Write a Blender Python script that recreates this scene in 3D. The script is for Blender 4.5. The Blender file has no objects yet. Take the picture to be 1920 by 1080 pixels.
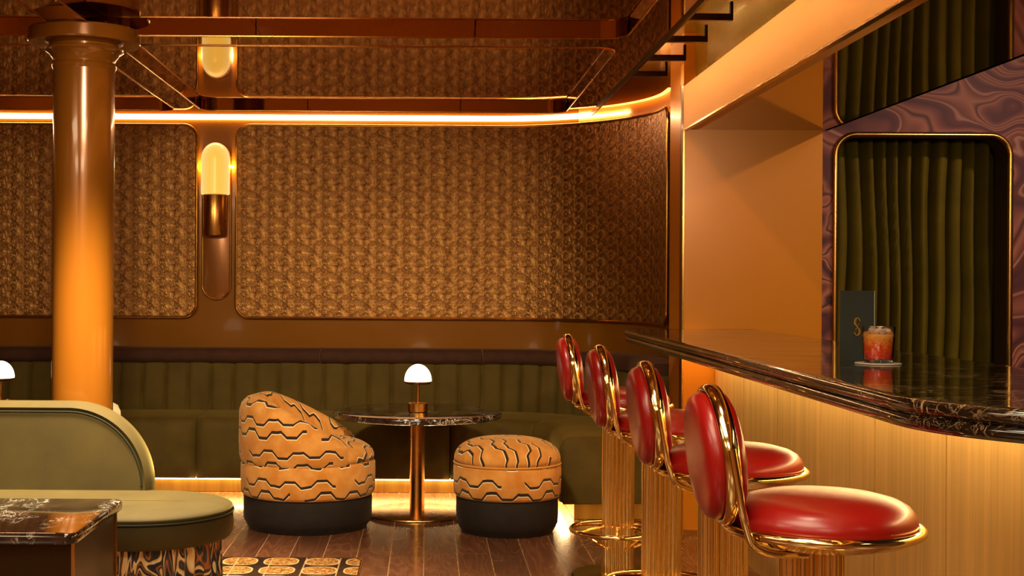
import bpy, math, random
from math import sin, cos, pi, radians, sqrt, atan2
from mathutils import Vector, Matrix

random.seed(7)
SC = bpy.context.scene
COL = SC.collection

# ------------------------------------------------------------------ colour / node helpers
def hexc(h, a=1.0):
    h = h.lstrip('#')
    c = [int(h[i:i+2], 16)/255 for i in (0, 2, 4)]
    c = [x/12.92 if x <= 0.04045 else ((x+0.055)/1.055)**2.4 for x in c]
    return (c[0], c[1], c[2], a)

class NT:
    """tiny node-graph builder"""
    def __init__(s, name):
        s.mat = bpy.data.materials.new(name); s.mat.use_nodes = True
        s.t = s.mat.node_tree; s.t.nodes.clear()
        s.out = s.t.nodes.new('ShaderNodeOutputMaterial')
        s.b = s.t.nodes.new('ShaderNodeBsdfPrincipled')
        s.t.links.new(s.b.outputs[0], s.out.inputs[0])
    def n(s, typ, **kw):
        nd = s.t.nodes.new(typ)
        for k, v in kw.items(): setattr(nd, k, v)
        return nd
    def link(s, a, b): s.t.links.new(a, b)
    def put(s, sock, v):
        if isinstance(v, bpy.types.NodeSocket): s.t.links.new(v, sock)
        elif v is not None: sock.default_value = v
    def m(s, op, a, b=None, c=None, clamp=False):
        nd = s.n('ShaderNodeMath', operation=op); nd.use_clamp = clamp
        s.put(nd.inputs[0], a)
        if b is not None: s.put(nd.inputs[1], b)
        if c is not None: s.put(nd.inputs[2], c)
        return nd.outputs[0]
    def mix(s, f, a, b, blend='MIX'):
        nd = s.n('ShaderNodeMix', data_type='RGBA', blend_type=blend)
        s.put(nd.inputs[0], f); s.put(nd.inputs[6], a); s.put(nd.inputs[7], b)
        return nd.outputs[2]
    def coord(s, which='Object'):
        return s.n('ShaderNodeTexCoord').outputs[which]
    def sep(s, v):
        nd = s.n('ShaderNodeSeparateXYZ'); s.put(nd.inputs[0], v); return nd.outputs
    def comb(s, x=0.0, y=0.0, z=0.0):
        nd = s.n('ShaderNodeCombineXYZ')
        s.put(nd.inputs[0], x); s.put(nd.inputs[1], y); s.put(nd.inputs[2], z); return nd.outputs[0]
    def mapping(s, v, scale=(1, 1, 1), loc=(0, 0, 0), rot=(0, 0, 0)):
        nd = s.n('ShaderNodeMapping'); s.put(nd.inputs[0], v)
        nd.inputs[1].default_value = loc; nd.inputs[2].default_value = rot; nd.inputs[3].default_value = scale
        return nd.outputs[0]
    def noise(s, v, scale=5., detail=2., rough=.5, dist=0., out=0, dim='3D', w=None):
        nd = s.n('ShaderNodeTexNoise', noise_dimensions=dim)
        s.put(nd.inputs['Vector'], v)
        if w is not None: s.put(nd.inputs['W'], w)
        nd.inputs['Scale'].default_value = scale; nd.inputs['Detail'].default_value = detail
        nd.inputs['Roughness'].default_value = rough; nd.inputs['Distortion'].default_value = dist
        return nd.outputs[out]
    def wave(s, v, scale=5., dist=2., detail=2., dscale=1., typ='BANDS', direction='X'):
        nd = s.n('ShaderNodeTexWave', wave_type=typ)
        if typ == 'BANDS': nd.bands_direction = direction
        s.put(nd.inputs[0], v); nd.inputs[1].default_value = scale; nd.inputs[2].default_value = dist
        nd.inputs[3].default_value = detail; nd.inputs[4].default_value = dscale
        return nd.outputs[1]
    def ramp(s, f, stops, interp='LINEAR'):
        nd = s.n('ShaderNodeValToRGB'); s.put(nd.inputs[0], f); cr = nd.color_ramp
        cr.interpolation = interp
        while len(cr.elements) < len(stops): cr.elements.new(.5)
        for e, (p, c) in zip(cr.elements, stops):
            e.position = p; e.color = c if not isinstance(c, (int, float)) else (c, c, c, 1)
        return nd.outputs[0]
    def bump(s, h, strength=.3, dist=.01):
        nd = s.n('ShaderNodeBump'); s.put(nd.inputs['Height'], h)
        nd.inputs['Strength'].default_value = strength; nd.inputs['Distance'].default_value = dist
        s.link(nd.outputs[0], s.b.inputs['Normal'])
    def set(s, **kw):
        names = dict(color='Base Color', rough='Roughness', metal='Metallic', coat='Coat Weight', coatr='Coat Roughness',
                     spec='Specular IOR Level', emis='Emission Color', emstr='Emission Strength', trans='Transmission Weight',
                     ior='IOR', sheen='Sheen Weight', sheenr='Sheen Roughness', sheenc='Sheen Tint', aniso='Anisotropic', alpha='Alpha')
        for k, v in kw.items(): s.put(s.b.inputs[names[k]], v)
        return s

M = {}
def simple(name, **kw):
    n = NT(name); n.set(**kw); M[name] = n.mat; return n

def mat_lacquer(name, col, rough=.12, metal=.0, coat=.6, var=.08, nrough=True):
    n = NT(name); v = n.coord()
    f = n.noise(v, 2.2, 3)
    dark = tuple(c*(1-var) for c in col[:3])+(1,)
    n.set(color=n.mix(f, dark, col), metal=metal, coat=coat, coatr=.05, rough=rough)
    if nrough:
        n.set(rough=n.m('ADD', n.m('MULTIPLY', n.noise(v, 9., 3), .06), rough-.03))
    M[name] = n.mat; return n

# lacquers
mat_lacquer('wall_brown', hexc('#84500f'), .2, .25, .25)
M['wall_brown'].node_tree.nodes['Principled BSDF'].inputs['Specular IOR Level'].default_value = .3
mat_lacquer('pilaster', hexc('#be7212'), .3, .1, .15)
M['pilaster'].node_tree.nodes['Principled BSDF'].inputs['Specular IOR Level'].default_value = .3
mat_lacquer('beam', hexc('#e8a048'), .5, .0, .0)
mat_lacquer('copper_column', hexc('#804a10'), .2, .3, .6)
mat_lacquer('dark_wall', hexc('#3a2210'), .5, 0, .1)
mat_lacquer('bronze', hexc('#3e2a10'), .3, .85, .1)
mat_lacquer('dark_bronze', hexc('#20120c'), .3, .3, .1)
mat_lacquer('olive_gold', hexc('#96761a'), .25, .5, .3)

def mat_ceiling():
    n = NT('ceiling_mirror'); x, y, z = n.sep(n.coord())
    j = None
    for x0 in (.208, -.765, -2.9):
        d = n.m('LESS_THAN', n.m('ABSOLUTE', n.m('SUBTRACT', x, x0)), .0022)
        j = d if j is None else n.m('MAXIMUM', j, d)
    n.set(color=n.mix(j, hexc('#c99a72'), hexc('#140a05')), metal=1.0, rough=.035)
    M['ceiling_mirror'] = n.mat
mat_ceiling()
n = NT('soffit_mirror'); n.set(color=hexc('#ac8a50'), metal=1., rough=.05); M['soffit_mirror'] = n.mat

def mat_brass(name, col, rough, brushed=None):
    n = NT(name); v = n.coord()
    if brushed:
        b = n.mapping(v, scale=brushed)
        f = n.noise(b, 2.6, 5, .7); g = n.noise(v, 1.3, 2)
        c2 = tuple(c*.62 for c in col[:3])+(1,)
        n.set(color=n.mix(n.ramp(n.m('ADD', n.m('MULTIPLY', f, .85), n.m('MULTIPLY', g, .15)), [(.3, 0.), (.68, 1.)]), c2, col), metal=1.,
              rough=n.m('ADD', n.m('MULTIPLY', f, .12), rough-.05))
        n.bump(f, .12, .002)
    else:
        f = n.noise(v, 14., 2)
        n.set(color=col, metal=1., rough=n.m('ADD', n.m('MULTIPLY', f, .05), rough))
    M[name] = n.mat
mat_brass('brass', hexc('#e6c684'), .08)
mat_brass('brass_satin', hexc('#c98f45'), .24)
mat_brass('brass_trim', hexc('#cf9a4c'), .2)
mat_brass('brass_panel', hexc('#e8c47c'), .42, (14, 14, .3))
M['brass_panel'].node_tree.nodes['Principled BSDF'].inputs['Metallic'].default_value = .6
mat_brass('plinth_gold', hexc('#dba648'), .35, (8, 8, .5))
mat_brass('dark_metal', hexc('#2a1a12'), .3)

def mat_embossed():
    n = NT('embossed_bronze'); u, v, w = n.sep(n.coord('UV'))
    T = .1795
    au = n.m('MULTIPLY', u, 2*pi/T); av = n.m('MULTIPLY', v, 2*pi/T)
    # a periodic relief: noise sampled on a torus, so that it repeats every tile like pressed paper
    vec = n.comb(n.m('COSINE', au), n.m('SINE', au), n.m('COSINE', av))
    w1 = n.m('SINE', av)
    f1 = n.noise(vec, 1.1, 3.0, .62, .5, dim='4D', w=w1)
    vec2 = n.comb(n.m('COSINE', n.m('MULTIPLY', au, 2)), n.m('SINE', n.m('MULTIPLY', au, 2)), n.m('COSINE', n.m('MULTIPLY', av, 2)))
    f2 = n.noise(vec2, 1.5, 2.0, .5, dim='4D', w=n.m('SINE', n.m('MULTIPLY', av, 2)))
    # scallops: a raised crescent in every half tile
    cu = n.m('SUBTRACT', n.m('FRACT', n.m('DIVIDE', u, T*.5)), .5)
    cv = n.m('SUBTRACT', n.m('FRACT', n.m('ADD', n.m('DIVIDE', v, T*.5), n.m('MULTIPLY', n.m('FLOOR', n.m('DIVIDE', u, T*.5)), .5))), .5)
    r = n.m('SQRT', n.m('ADD', n.m('MULTIPLY', cu, cu), n.m('MULTIPLY', cv, cv)))
    ring = n.m('SUBTRACT', 1., n.m('MULTIPLY', n.m('ABSOLUTE', n.m('SUBTRACT', r, .3)), 7.), clamp=True)
    dot = n.m('SUBTRACT', 1., n.m('MULTIPLY', r, 6.), clamp=True)
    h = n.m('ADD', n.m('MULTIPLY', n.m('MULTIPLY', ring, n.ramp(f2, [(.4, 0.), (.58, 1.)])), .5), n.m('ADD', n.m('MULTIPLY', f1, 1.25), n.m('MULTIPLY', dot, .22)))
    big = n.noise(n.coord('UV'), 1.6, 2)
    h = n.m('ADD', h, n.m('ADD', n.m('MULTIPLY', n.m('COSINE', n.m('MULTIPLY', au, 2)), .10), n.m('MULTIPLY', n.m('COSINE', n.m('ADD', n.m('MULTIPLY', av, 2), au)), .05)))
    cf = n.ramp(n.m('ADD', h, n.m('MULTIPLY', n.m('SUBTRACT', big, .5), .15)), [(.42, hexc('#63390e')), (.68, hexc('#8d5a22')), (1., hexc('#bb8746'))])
    n.set(color=cf, metal=.7, rough=.42)
    n.bump(h, .5, .012)
    M['embossed_bronze'] = n.mat
mat_embossed()

def mat_velvet(name, col, hi, mott=6.):
    n = NT(name); v = n.coord()
    f = n.noise(v, mott, 4, .6); g = n.noise(v, 160., 2)
    n.set(color=n.mix(n.ramp(f, [(.3, 0.), (.75, 1.)]), col, tuple(c*1.5 for c in col[:3])+(1,)), rough=.8, spec=.2, sheen=.65, sheenr=.35, sheenc=hi)
    n.bump(n.m('ADD', n.m('MULTIPLY', g, .3), f), .12, .004)
    M[name] = n.mat
mat_velvet('green_velvet', hexc('#4a3910'), hexc('#a58a42'))
mat_velvet('sofa_velvet', hexc('#362b0e'), hexc('#c8ae60'), 4.)
M['sofa_velvet'].node_tree.nodes['Principled BSDF'].inputs['Sheen Weight'].default_value = .3
mat_velvet('brown_velvet', hexc('#3a2012'), hexc('#8a6a50'), 14.)
mat_velvet('charcoal_base', hexc('#1c140f'), hexc('#5a4a40'), 22.)
mat_velvet('curtain_velvet', hexc('#4a3b00'), hexc('#8a7800'), 5.)
M['curtain_velvet'].node_tree.nodes['Principled BSDF'].inputs['Sheen Weight'].default_value = .12
mat_velvet('piping_green', hexc('#1a1808'), hexc('#5a5624'), 5.)
mat_velvet('cream_fabric', hexc('#d8c79a'), hexc('#fff0cc'), 5.)

def mat_red():
    n = NT('red_leather'); v = n.coord()
    f = n.noise(v, 5., 3); g = n.noise(v, 90., 3)
    n.set(color=n.mix(f, hexc('#740a07'), hexc('#96110b')), rough=n.m('ADD', n.m('MULTIPLY', g, .1), .26), spec=.42, coat=.1, coatr=.2)
    n.bump(n.m('ADD', n.m('MULTIPLY', g, .2), f), .08, .004); M['red_leather'] = n.mat
mat_red()

def mat_marble(name, base, veincol, scale=3., warm=None, amount=.018, rough=.06, stretch=(1, 1, 1), streak=0., coatw=.5):
    n = NT(name); v = n.mapping(n.coord(), scale=stretch)
    def vein(sc, w, seed):
        f = n.noise(n.mapping(v, loc=(seed, seed*.7, 0)), sc, 5, .55, 1.2)
        return n.m('SUBTRACT', 1., n.m('DIVIDE', n.m('ABSOLUTE', n.m('SUBTRACT', f, .5)), w), clamp=True)
    msk = n.ramp(n.noise(n.mapping(v, loc=(9, 2, 4)), scale*.8, 2), [(.46, 0.), (.62, 1.)])
    a = n.m('MULTIPLY', vein(scale*1.3, amount, 1.3), msk)
    b = n.m('MULTIPLY', vein(scale*3.1, amount*.8, 5.1), n.m('MULTIPLY', msk, .6))
    cl = n.noise(v, scale*1.7, 4)
    bc = n.mix(n.ramp(cl, [(.4, 0.), (.75, 1.)]), base, warm or tuple(c*2.2 for c in base[:3])+(1,))
    st = n.ramp(n.noise(n.mapping(n.coord(), scale=(1.2, 16, 1.2)), 3., 4, .6), [(.42, 0.), (.7, 1.)])
    n.set(color=n.mix(n.m('MAXIMUM', a, b), bc, veincol), rough=n.m('ADD', n.m('MULTIPLY', st, streak), rough), spec=.5,
          coat=n.m('SUBTRACT', coatw, n.m('MULTIPLY', st, coatw*.8*(1 if streak > 0 else 0))), coatr=.02)
    M[name] = n.mat
mat_marble('black_marble', hexc('#0d0806'), hexc('#b08a60'), 4.2, hexc('#22150d'), .017, .06, (1., 1.8, 2.5), .16, .5)
mat_marble('brown_marble', hexc('#1f130e'), hexc('#e8d8c0'), 8., hexc('#3b241a'), .019, .08, (1.6, .8, 1.6))

def mat_agate():
    n = NT('agate_wall'); v = n.mapping(n.coord(), scale=(.95, 1., .75), rot=(0, .5, 0))
    f = n.noise(v, 1.25, 2.2, .45, 1.3)
    g = n.m('FRACT', n.m('MULTIPLY', f, 9.5))
    fine = n.noise(n.comb(n.m('MULTIPLY', f, 46.), 0., 0.), 1.6, 2)
    c = n.ramp(g, [(0., hexc('#24141a')), (.09, hexc('#a8664e')), (.3, hexc('#6a342c')), (.36, hexc('#b07a66')), (.42, hexc('#5e2c28')), (.62, hexc('#3c2028')), (.8, hexc('#7a4238')), (.93, hexc('#a0624e')), (1., hexc('#2e181a'))])
    c = n.mix(n.m('MULTIPLY', fine, .3), c, hexc('#5a3a3a'))
    big = n.ramp(n.noise(v, 1.1, 2), [(.5, 0.), (.56, .35)])
    n.set(color=n.mix(big, c, hexc('#5a2c2c')), rough=.5, spec=.12); M['agate_wall'] = n.mat
mat_agate()

def mat_floor():
    n = NT('floor_planks'); co = n.coord(); x, y, z = n.sep(co)
    P = .159
    k = n.m('DIVIDE', n.m('ADD', x, .006), P)
    idx = n.m('FLOOR', k); fr = n.m('FRACT', k)
    edge = n.m('MINIMUM', fr, n.m('SUBTRACT', 1., fr))
    seam = n.m('LESS_THAN', edge, .014)
    rnd = n.m('FRACT', n.m('MULTIPLY', n.m('SINE', n.m('MULTIPLY', idx, 12.9898)), 43758.5453))
    yy = n.m('DIVIDE', n.m('ADD', y, n.m('MULTIPLY', rnd, 1.7)), 1.6)
    fy = n.m('FRACT', yy); seam2 = n.m('LESS_THAN', fy, .0022)
    rnd2 = n.m('FRACT', n.m('MULTIPLY', n.m('SINE', n.m('ADD', n.m('MULTIPLY', idx, 7.13), n.m('MULTIPLY', n.m('FLOOR', yy), 3.7))), 9631.17))
    v = n.comb(n.m('ADD', x, n.m('MULTIPLY', rnd, 3.)), n.m('MULTIPLY', y, .14), rnd2)
    g = n.noise(v, 6., 2.5, .5, .6)
    rings = n.m('FRACT', n.m('MULTIPLY', g, 15.))
    rl = n.m('SUBTRACT', 1., n.m('MULTIPLY', n.m('ABSOLUTE', n.m('SUBTRACT', rings, .5)), 2.))
    c = n.mix(rl, hexc('#5e3722'), hexc('#74462d'))
    c = n.mix(n.m('MULTIPLY', rnd2, .5), c, hexc('#331c12'))
    c = n.mix(n.m('MAXIMUM', seam, n.m('MULTIPLY', seam2, .7)), c, hexc('#a37a52'))
    n.set(color=c, rough=n.m('ADD', n.m('MULTIPLY', rl, .04), .24), spec=.5, coat=.5, coatr=.1)
    n.bump(n.m('MULTIPLY', seam, -1.), .08, .003)
    M['floor_planks'] = n.mat
mat_floor()

def mat_tiles():
    n = NT('medallion_tiles'); x, y, z = n.sep(n.coord()); T = .19
    u = n.m('SUBTRACT', n.m('FRACT', n.m('DIVIDE', x, T)), .5); w = n.m('SUBTRACT', n.m('FRACT', n.m('DIVIDE', y, T)), .5)
    p = lambda a: n.m('POWER', n.m('ABSOLUTE', a), 2.8)
    r = n.m('POWER', n.m('ADD', p(u), p(w)), 1/2.8)
    inside = n.m('LESS_THAN', r, .43); rim = n.m('MULTIPLY', inside, n.m('GREATER_THAN', r, .385))
    f = n.noise(n.coord(), 60., 3, .6, 1.)
    g = n.ramp(f, [(.35, hexc('#4a2a0e')), (.5, hexc('#8a5a28')), (.65, hexc('#b88c54'))])
    c = n.mix(inside, hexc('#17120f'), g); c = n.mix(rim, c, hexc('#b08c60'))
    k = n.m('FRACT', n.m('DIVIDE', n.m('ADD', x, .076), .159))
    line = n.m('LESS_THAN', n.m('MINIMUM', k, n.m('SUBTRACT', 1., k)), .02)
    c = n.mix(n.m('MULTIPLY', line, .7), c, hexc('#b08a62'))
    n.set(color=c, rough=.25, coat=.2); M['medallion_tiles'] = n.mat
mat_tiles()

def mat_zigzag(name, swap=False, u0=0., v0=0.):
    n = NT(name); uv = n.coord('UV'); u, v, _ = n.sep(uv)
    if swap: u, v = v, u
    u = n.m('ADD', u, u0); v = n.m('ADD', v, v0)
    P = .165
    dark = None; cream = None
    row = n.m('FLOOR', n.m('DIVIDE', v, P))
    vv = n.m('SUBTRACT', v, n.m('MULTIPLY', row, P))
    sh = n.m('MULTIPLY', row, .137)
    def line(v_line, ph, amp, per, gap0, gap1, gper, w):
        nonlocal dark, cream
        uu = n.m('ADD', n.m('ADD', u, sh), ph)
        pp = n.m('ABSOLUTE', n.m('SUBTRACT', n.m('MULTIPLY', n.m('FRACT', n.m('DIVIDE', uu, per)), 2.), 1.))   # triangle 0..1
        st = n.m('MULTIPLY', n.m('SUBTRACT', pp, .5), 5.5)
        st = n.m('MAXIMUM', n.m('MINIMUM', st, 1.), -1.)
        pp2 = n.m('FRACT', n.m('DIVIDE', uu, per*1.83))
        st = n.m('ADD', st, n.m('MULTIPLY', n.m('MINIMUM', n.m('MAXIMUM', n.m('MULTIPLY', n.m('SUBTRACT', n.m('ABSOLUTE', n.m('SUBTRACT', pp2, .5)), .25), 14.), -1.), 1.), .25))
        h = n.m('ADD', n.m('MULTIPLY', st, amp), v_line)
        d = n.m('SUBTRACT', vv, h)
        m1 = n.m('LESS_THAN', n.m('ABSOLUTE', d), w)
        m2 = n.m('LESS_THAN', n.m('ABSOLUTE', n.m('ADD', d, w+.0015)), .0032)
        gp = n.m('FRACT', n.m('DIVIDE', uu, gper)); keep = n.m('MULTIPLY', n.m('GREATER_THAN', gp, gap0), n.m('LESS_THAN', gp, gap1))
        m1 = n.m('MULTIPLY', m1, keep); m2 = n.m('MULTIPLY', m2, keep)
        dark = m1 if dark is None else n.m('MAXIMUM', dark, m1)
        cream = m2 if cream is None else n.m('MAXIMUM', cream, m2)
    line(.048, 0., .0165, .165, .03, .94, .84, .0078)
    line(.112, .02, .0145, .165, .04, .86, .66, .0068)
    f = n.noise(uv, 12., 3); g = n.noise(uv, 420., 1)
    org = n.mix(n.ramp(f, [(.35, 0.), (.7, 1.)]), hexc('#c07a2e'), hexc('#d99a4e'))
    org = n.mix(n.m('MULTIPLY', g, .25), org, hexc('#9a5518'))
    c = n.mix(cream, org, hexc('#f0d6a8')); c = n.mix(dark, c, hexc('#2b1c14'))
    n.set(color=c, rough=.85, spec=.2, sheen=.3, sheenc=hexc('#ffd9a0'))
    n.bump(n.m('ADD', n.m('MULTIPLY', g, .4), n.m('MULTIPLY', dark, .6)), .35, .003)
    M[name] = n.mat
mat_zigzag('zigzag_side'); mat_zigzag('zigzag_top', swap=True, u0=.05, v0=.02); mat_zigzag('zigzag_back', u0=.31, v0=.02)

def mat_skirt():
    n = NT('zebra_skirt'); uv = n.coord('UV'); v = n.mapping(uv, scale=(1., .42, 1.))
    f = n.noise(v, 9., 1.5, .4, 1.4); g = n.m('FRACT', n.m('MULTIPLY', f, 7.))
    c = n.ramp(g, [(0., hexc('#120c0a')), (.30, hexc('#1a1210')), (.38, hexc('#d8c092')), (.6, hexc('#c99a55')), (.66, hexc('#1c1512')), (.82, hexc('#3a3630')), (.86, hexc('#a85c1c')), (1., hexc('#2a1a12'))], 'LINEAR')
    n.set(color=c, rough=.8, sheen=.2); M['zebra_skirt'] = n.mat
mat_skirt()

def emis(name, col, strength):
    n = NT(name); n.set(color=(0, 0, 0, 1), emis=col, emstr=strength, rough=.5); M[name] = n.mat
emis('led_cove', hexc('#ffcf96'), 34.)
emis('led_plinth', hexc('#ffd79a'), 34.)
emis('led_bar', hexc('#ffcf8a'), 46.)
emis('slot_fill_glow', hexc('#ffc87a'), 150.)
n = NT('lamp_glass_warm'); zz = n.sep(n.coord())[2]
fr = n.n('ShaderNodeLayerWeight'); fr.inputs[0].default_value = .35
n.set(color=hexc('#a07820'), emis=n.mix(fr.outputs[1], hexc('#f0c04a'), hexc('#fff0a8')), emstr=.95, rough=.3); M['lamp_glass_warm'] = n.mat
emis('dome_glass', hexc('#fff0d2'), 2.2)

n = NT('clear_glass'); n.set(color=(1, 1, 1, 1), trans=1., rough=.0, ior=1.45); M['clear_glass'] = n.mat
n = NT('ice'); n.set(color=hexc('#ffe6cc'), trans=.7, rough=.12, ior=1.31); n.bump(n.noise(n.coord(), 60., 2), .5, .004); M['ice'] = n.mat
n = NT('drink_liquid'); zz = n.sep(n.coord())[2]; f = n.noise(n.coord(), 70., 3, .6, 1.)
hh = n.m('ADD', n.m('MULTIPLY', zz, 13.), n.m('MULTIPLY', n.m('SUBTRACT', f, .5), .9))
n.set(color=n.ramp(hh, [(.15, hexc('#d81c08')), (.6, hexc('#ff5a14')), (1., hexc('#ffb04a'))]), trans=.12, rough=.12, ior=1.33, spec=.5); n.bump(f, .6, .004)
M['drink_liquid'] = n.mat
simple('menu_cover', color=hexc('#20251c'), rough=.45, sheen=.1)
simple('menu_inside', color=hexc('#4a1c14'), rough=.5)
simple('menu_page', color=hexc('#9a9a90'), rough=.6)
simple('gold_foil', color=hexc('#e0ac48'), rough=.3, metal=.8)
simple('coaster', color=hexc('#b9a692'), rough=.5)

emis('corner_fill_glow', hexc('#ff9a3c'), 7.)
# ------------------------------------------------------------------ mesh helpers
class MB:
    def __init__(s): s.v = []; s.f = []; s.uv = {}
    def add(s, co, uv=None):
        s.v.append(tuple(co))
        if uv is not None: s.uv[len(s.v)-1] = uv
        return len(s.v)-1
    def box(s, x0, x1, y0, y1, z0, z1):
        b = len(s.v)
        for z in (z0, z1):
            for (x, y) in ((x0, y0), (x1, y0), (x1, y1), (x0, y1)): s.add((x, y, z))
        s.f += [(b, b+3, b+2, b+1), (b+4, b+5, b+6, b+7)] + [(b+i, b+(i+1) % 4, b+4+(i+1) % 4, b+4+i) for i in range(4)]
        return s
    def grid(s, pts, closed_u=False, closed_v=False, uvs=None):
        """pts[j][i]"""
        b = len(s.v); nv = len(pts); nu = len(pts[0])
        for j in range(nv):
            for i in range(nu): s.add(pts[j][i], uvs[j][i] if uvs else None)
        for j in range(nv if closed_v else nv-1):
            for i in range(nu if closed_u else nu-1):
                i2 = (i+1) % nu; j2 = (j+1) % nv
                s.f.append((b+j*nu+i, b+j*nu+i2, b+j2*nu+i2, b+j2*nu+i))
        return b
    def lathe(s, prof, seg=48, c=(0, 0, 0), flute=None, cap=True, uv=False):
        """prof = [(r, z)...] bottom to top"""
        pts = []; uvs = []; L = 0; pr = None
        for (r, z) in prof:
            if pr is not None: L += math.hypot(r-pr[0], z-pr[1])
            pr = (r, z); row = []; ur = []
            for i in range(seg+(1 if uv else 0)):
                a = 2*pi*i/seg; rr = r*(flute(a) if flute else 1)
                row.append((c[0]+rr*cos(a), c[1]+rr*sin(a), c[2]+z)); ur.append((a*prof[0][0] if False else a*max(p[0] for p in prof), L))
            pts.append(row); uvs.append(ur)
        b = s.grid(pts, closed_u=not uv, uvs=uvs if uv else None)
        nu = len(pts[0])
        if cap and not uv:
            if prof[0][0] > 1e-5: s.f.append(tuple(b+i for i in range(nu))[::-1])
            if prof[-1][0] > 1e-5: s.f.append(tuple(b+(len(pts)-1)*nu+i for i in range(nu)))
        return s
    def tube(s, path, r, seg=10, closed=False, flat=None):
        P = [Vector(p) for p in path]; n = len(P)
        T = []
        for i in range(n):
            a = P[(i-1) % n] if (closed or i > 0) else P[i]; c = P[(i+1) % n] if (closed or i < n-1) else P[i]
            T.append((c-a).normalized())
        up = Vector((0, 0, 1)) if abs(T[0].z) < .9 else Vector((1, 0, 0))
        N = (up - T[0]*up.dot(T[0])).normalized(); rows = []
        for i in range(n):
            N = (N - T[i]*N.dot(T[i])).normalized(); B = T[i].cross(N)
            rr = r[i] if isinstance(r, (list, tuple)) else r
            rows.append([tuple(P[i] + N*(rr*cos(2*pi*k/seg)) + B*(rr*sin(2*pi*k/seg))) for k in range(seg)])
        b = s.grid(rows, closed_u=True, closed_v=closed)
        if not closed:
            s.f.append(tuple(b+k for k in range(seg))[::-1]); s.f.append(tuple(b+(n-1)*seg+k for k in range(seg)))
        return s
    def loft(s, loop, prof, cap0=True, cap1=True, uv=False):
        """loop = closed CCW 2D outline; prof = [(inset, z)...]"""
        n = len(loop); nor = loop_normals(loop); rows = []; uvs = []
        Ls = [0]
        for i in range(n): Ls.append(Ls[-1]+math.dist(loop[i], loop[(i+1) % n]))
        for (ins, z) in prof:
            row = [(loop[i][0]-nor[i][0]*ins, loop[i][1]-nor[i][1]*ins, z) for i in range(n)]
            if uv: row.append(row[0])
            rows.append(row); uvs.append([(Ls[i], z) for i in range(len(row))])
        b = s.grid(rows, closed_u=not uv, uvs=uvs if uv else None); m = len(rows[0])
        if cap0: s.f.append(tuple(b+i for i in range(n))[::-1])
        if cap1: s.f.append(tuple(b+(len(prof)-1)*m+i for i in range(n)))
        return s
    def build(s, name, mat, parent=None, smooth=True, angle=40):
        me = bpy.data.meshes.new(name); me.from_pydata(s.v, [], s.f); me.validate(); me.update()
        if s.uv:
            l = me.uv_layers.new(name='UVMap')
            for lp in me.loops: l.data[lp.index].uv = s.uv.get(lp.vertex_index, (0, 0))
        me.materials.append(M[mat])
        if smooth:
            me.polygons.foreach_set('use_smooth', [True]*len(me.polygons))
            try: me.set_sharp_from_angle(angle=radians(angle))
            except Exception: pass
        o = bpy.data.objects.new(name, me); COL.objects.link(o)
        if parent: o.parent = parent
        return o

def loop_normals(L):
    n = len(L); out = []
    for i in range(n):
        a, b, c = L[(i-1) % n], L[i], L[(i+1) % n]
        e1 = (b[0]-a[0], b[1]-a[1]); e2 = (c[0]-b[0], c[1]-b[1])
        l1 = math.hypot(*e1) or 1; l2 = math.hypot(*e2) or 1
        nx = e1[1]/l1+e2[1]/l2; ny = -(e1[0]/l1+e2[0]/l2); l = math.hypot(nx, ny) or 1
        k = 1/max(.5, sqrt(max(1e-6, (1+(e1[0]*e2[0]+e1[1]*e2[1])/(l1*l2))/2)))
        out.append((nx/l*k, ny/l*k))
    return out

def rounded(corners, seg=10, sub=0):
    """corners CCW [(x,y,r)]"""
    out = []; n = len(corners)
    for i in range(n):
        x, y, r = corners[i]; p = corners[i-1]; q = corners[(i+1) % n]
        a = Vector((p[0]-x, p[1]-y)).normalized(); b = Vector((q[0]-x, q[1]-y)).normalized()
        if r < 1e-4: out.append((x, y)); continue
        half = a.angle(b)/2; d = r/math.tan(half); cen = Vector((x, y)) + (a+b).normalized()*(r/sin(half))
        s = Vector((x, y))+a*d-cen; e = Vector((x, y))+b*d-cen
        a0 = atan2(s.y, s.x); a1 = atan2(e.y, e.x)
        while a1 < a0: a1 += 2*pi
        for k in range(seg+1):
            t = a0+(a1-a0)*k/seg; out.append((cen.x+r*cos(t), cen.y+r*sin(t)))
    if sub:
        o2 = []
        for i in range(len(out)):
            a, b = out[i], out[(i+1) % len(out)]; L = math.dist(a, b); k = max(1, int(L/sub))
            for j in range(k): o2.append((a[0]+(b[0]-a[0])*j/k, a[1]+(b[1]-a[1])*j/k))
        out = o2
    return out
def rect(x0, x1, y0, y1, r, seg=10, sub=0): return rounded([(x0, y0, r), (x1, y0, r), (x1, y1, r), (x0, y1, r)], seg, sub)

def thing(name, label, cat, loc=(0, 0, 0), rz=0, group=None):
    o = bpy.data.objects.new(name, None); COL.objects.link(o); o.empty_display_size = .1
    o.location = loc; o.rotation_euler = (0, 0, rz); o['label'] = label; o['category'] = cat
    if group: o['group'] = group
    return o
def struct(o): o['kind'] = 'structure'; return o
def tag(o, label, cat, group=None):
    o['label'] = label; o['category'] = cat
    if group: o['group'] = group
    return o
def dup(root, loc, label, rz=None):
    def cp(o, par):
        c = o.copy(); COL.objects.link(c)
        if par: c.parent = par
        for ch in list(o.children): cp(ch, c)
        return c
    r = cp(root, None); r.location = loc; r['label'] = label
    if rz is not None: r.rotation_euler = (0, 0, rz)
    return r

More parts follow.
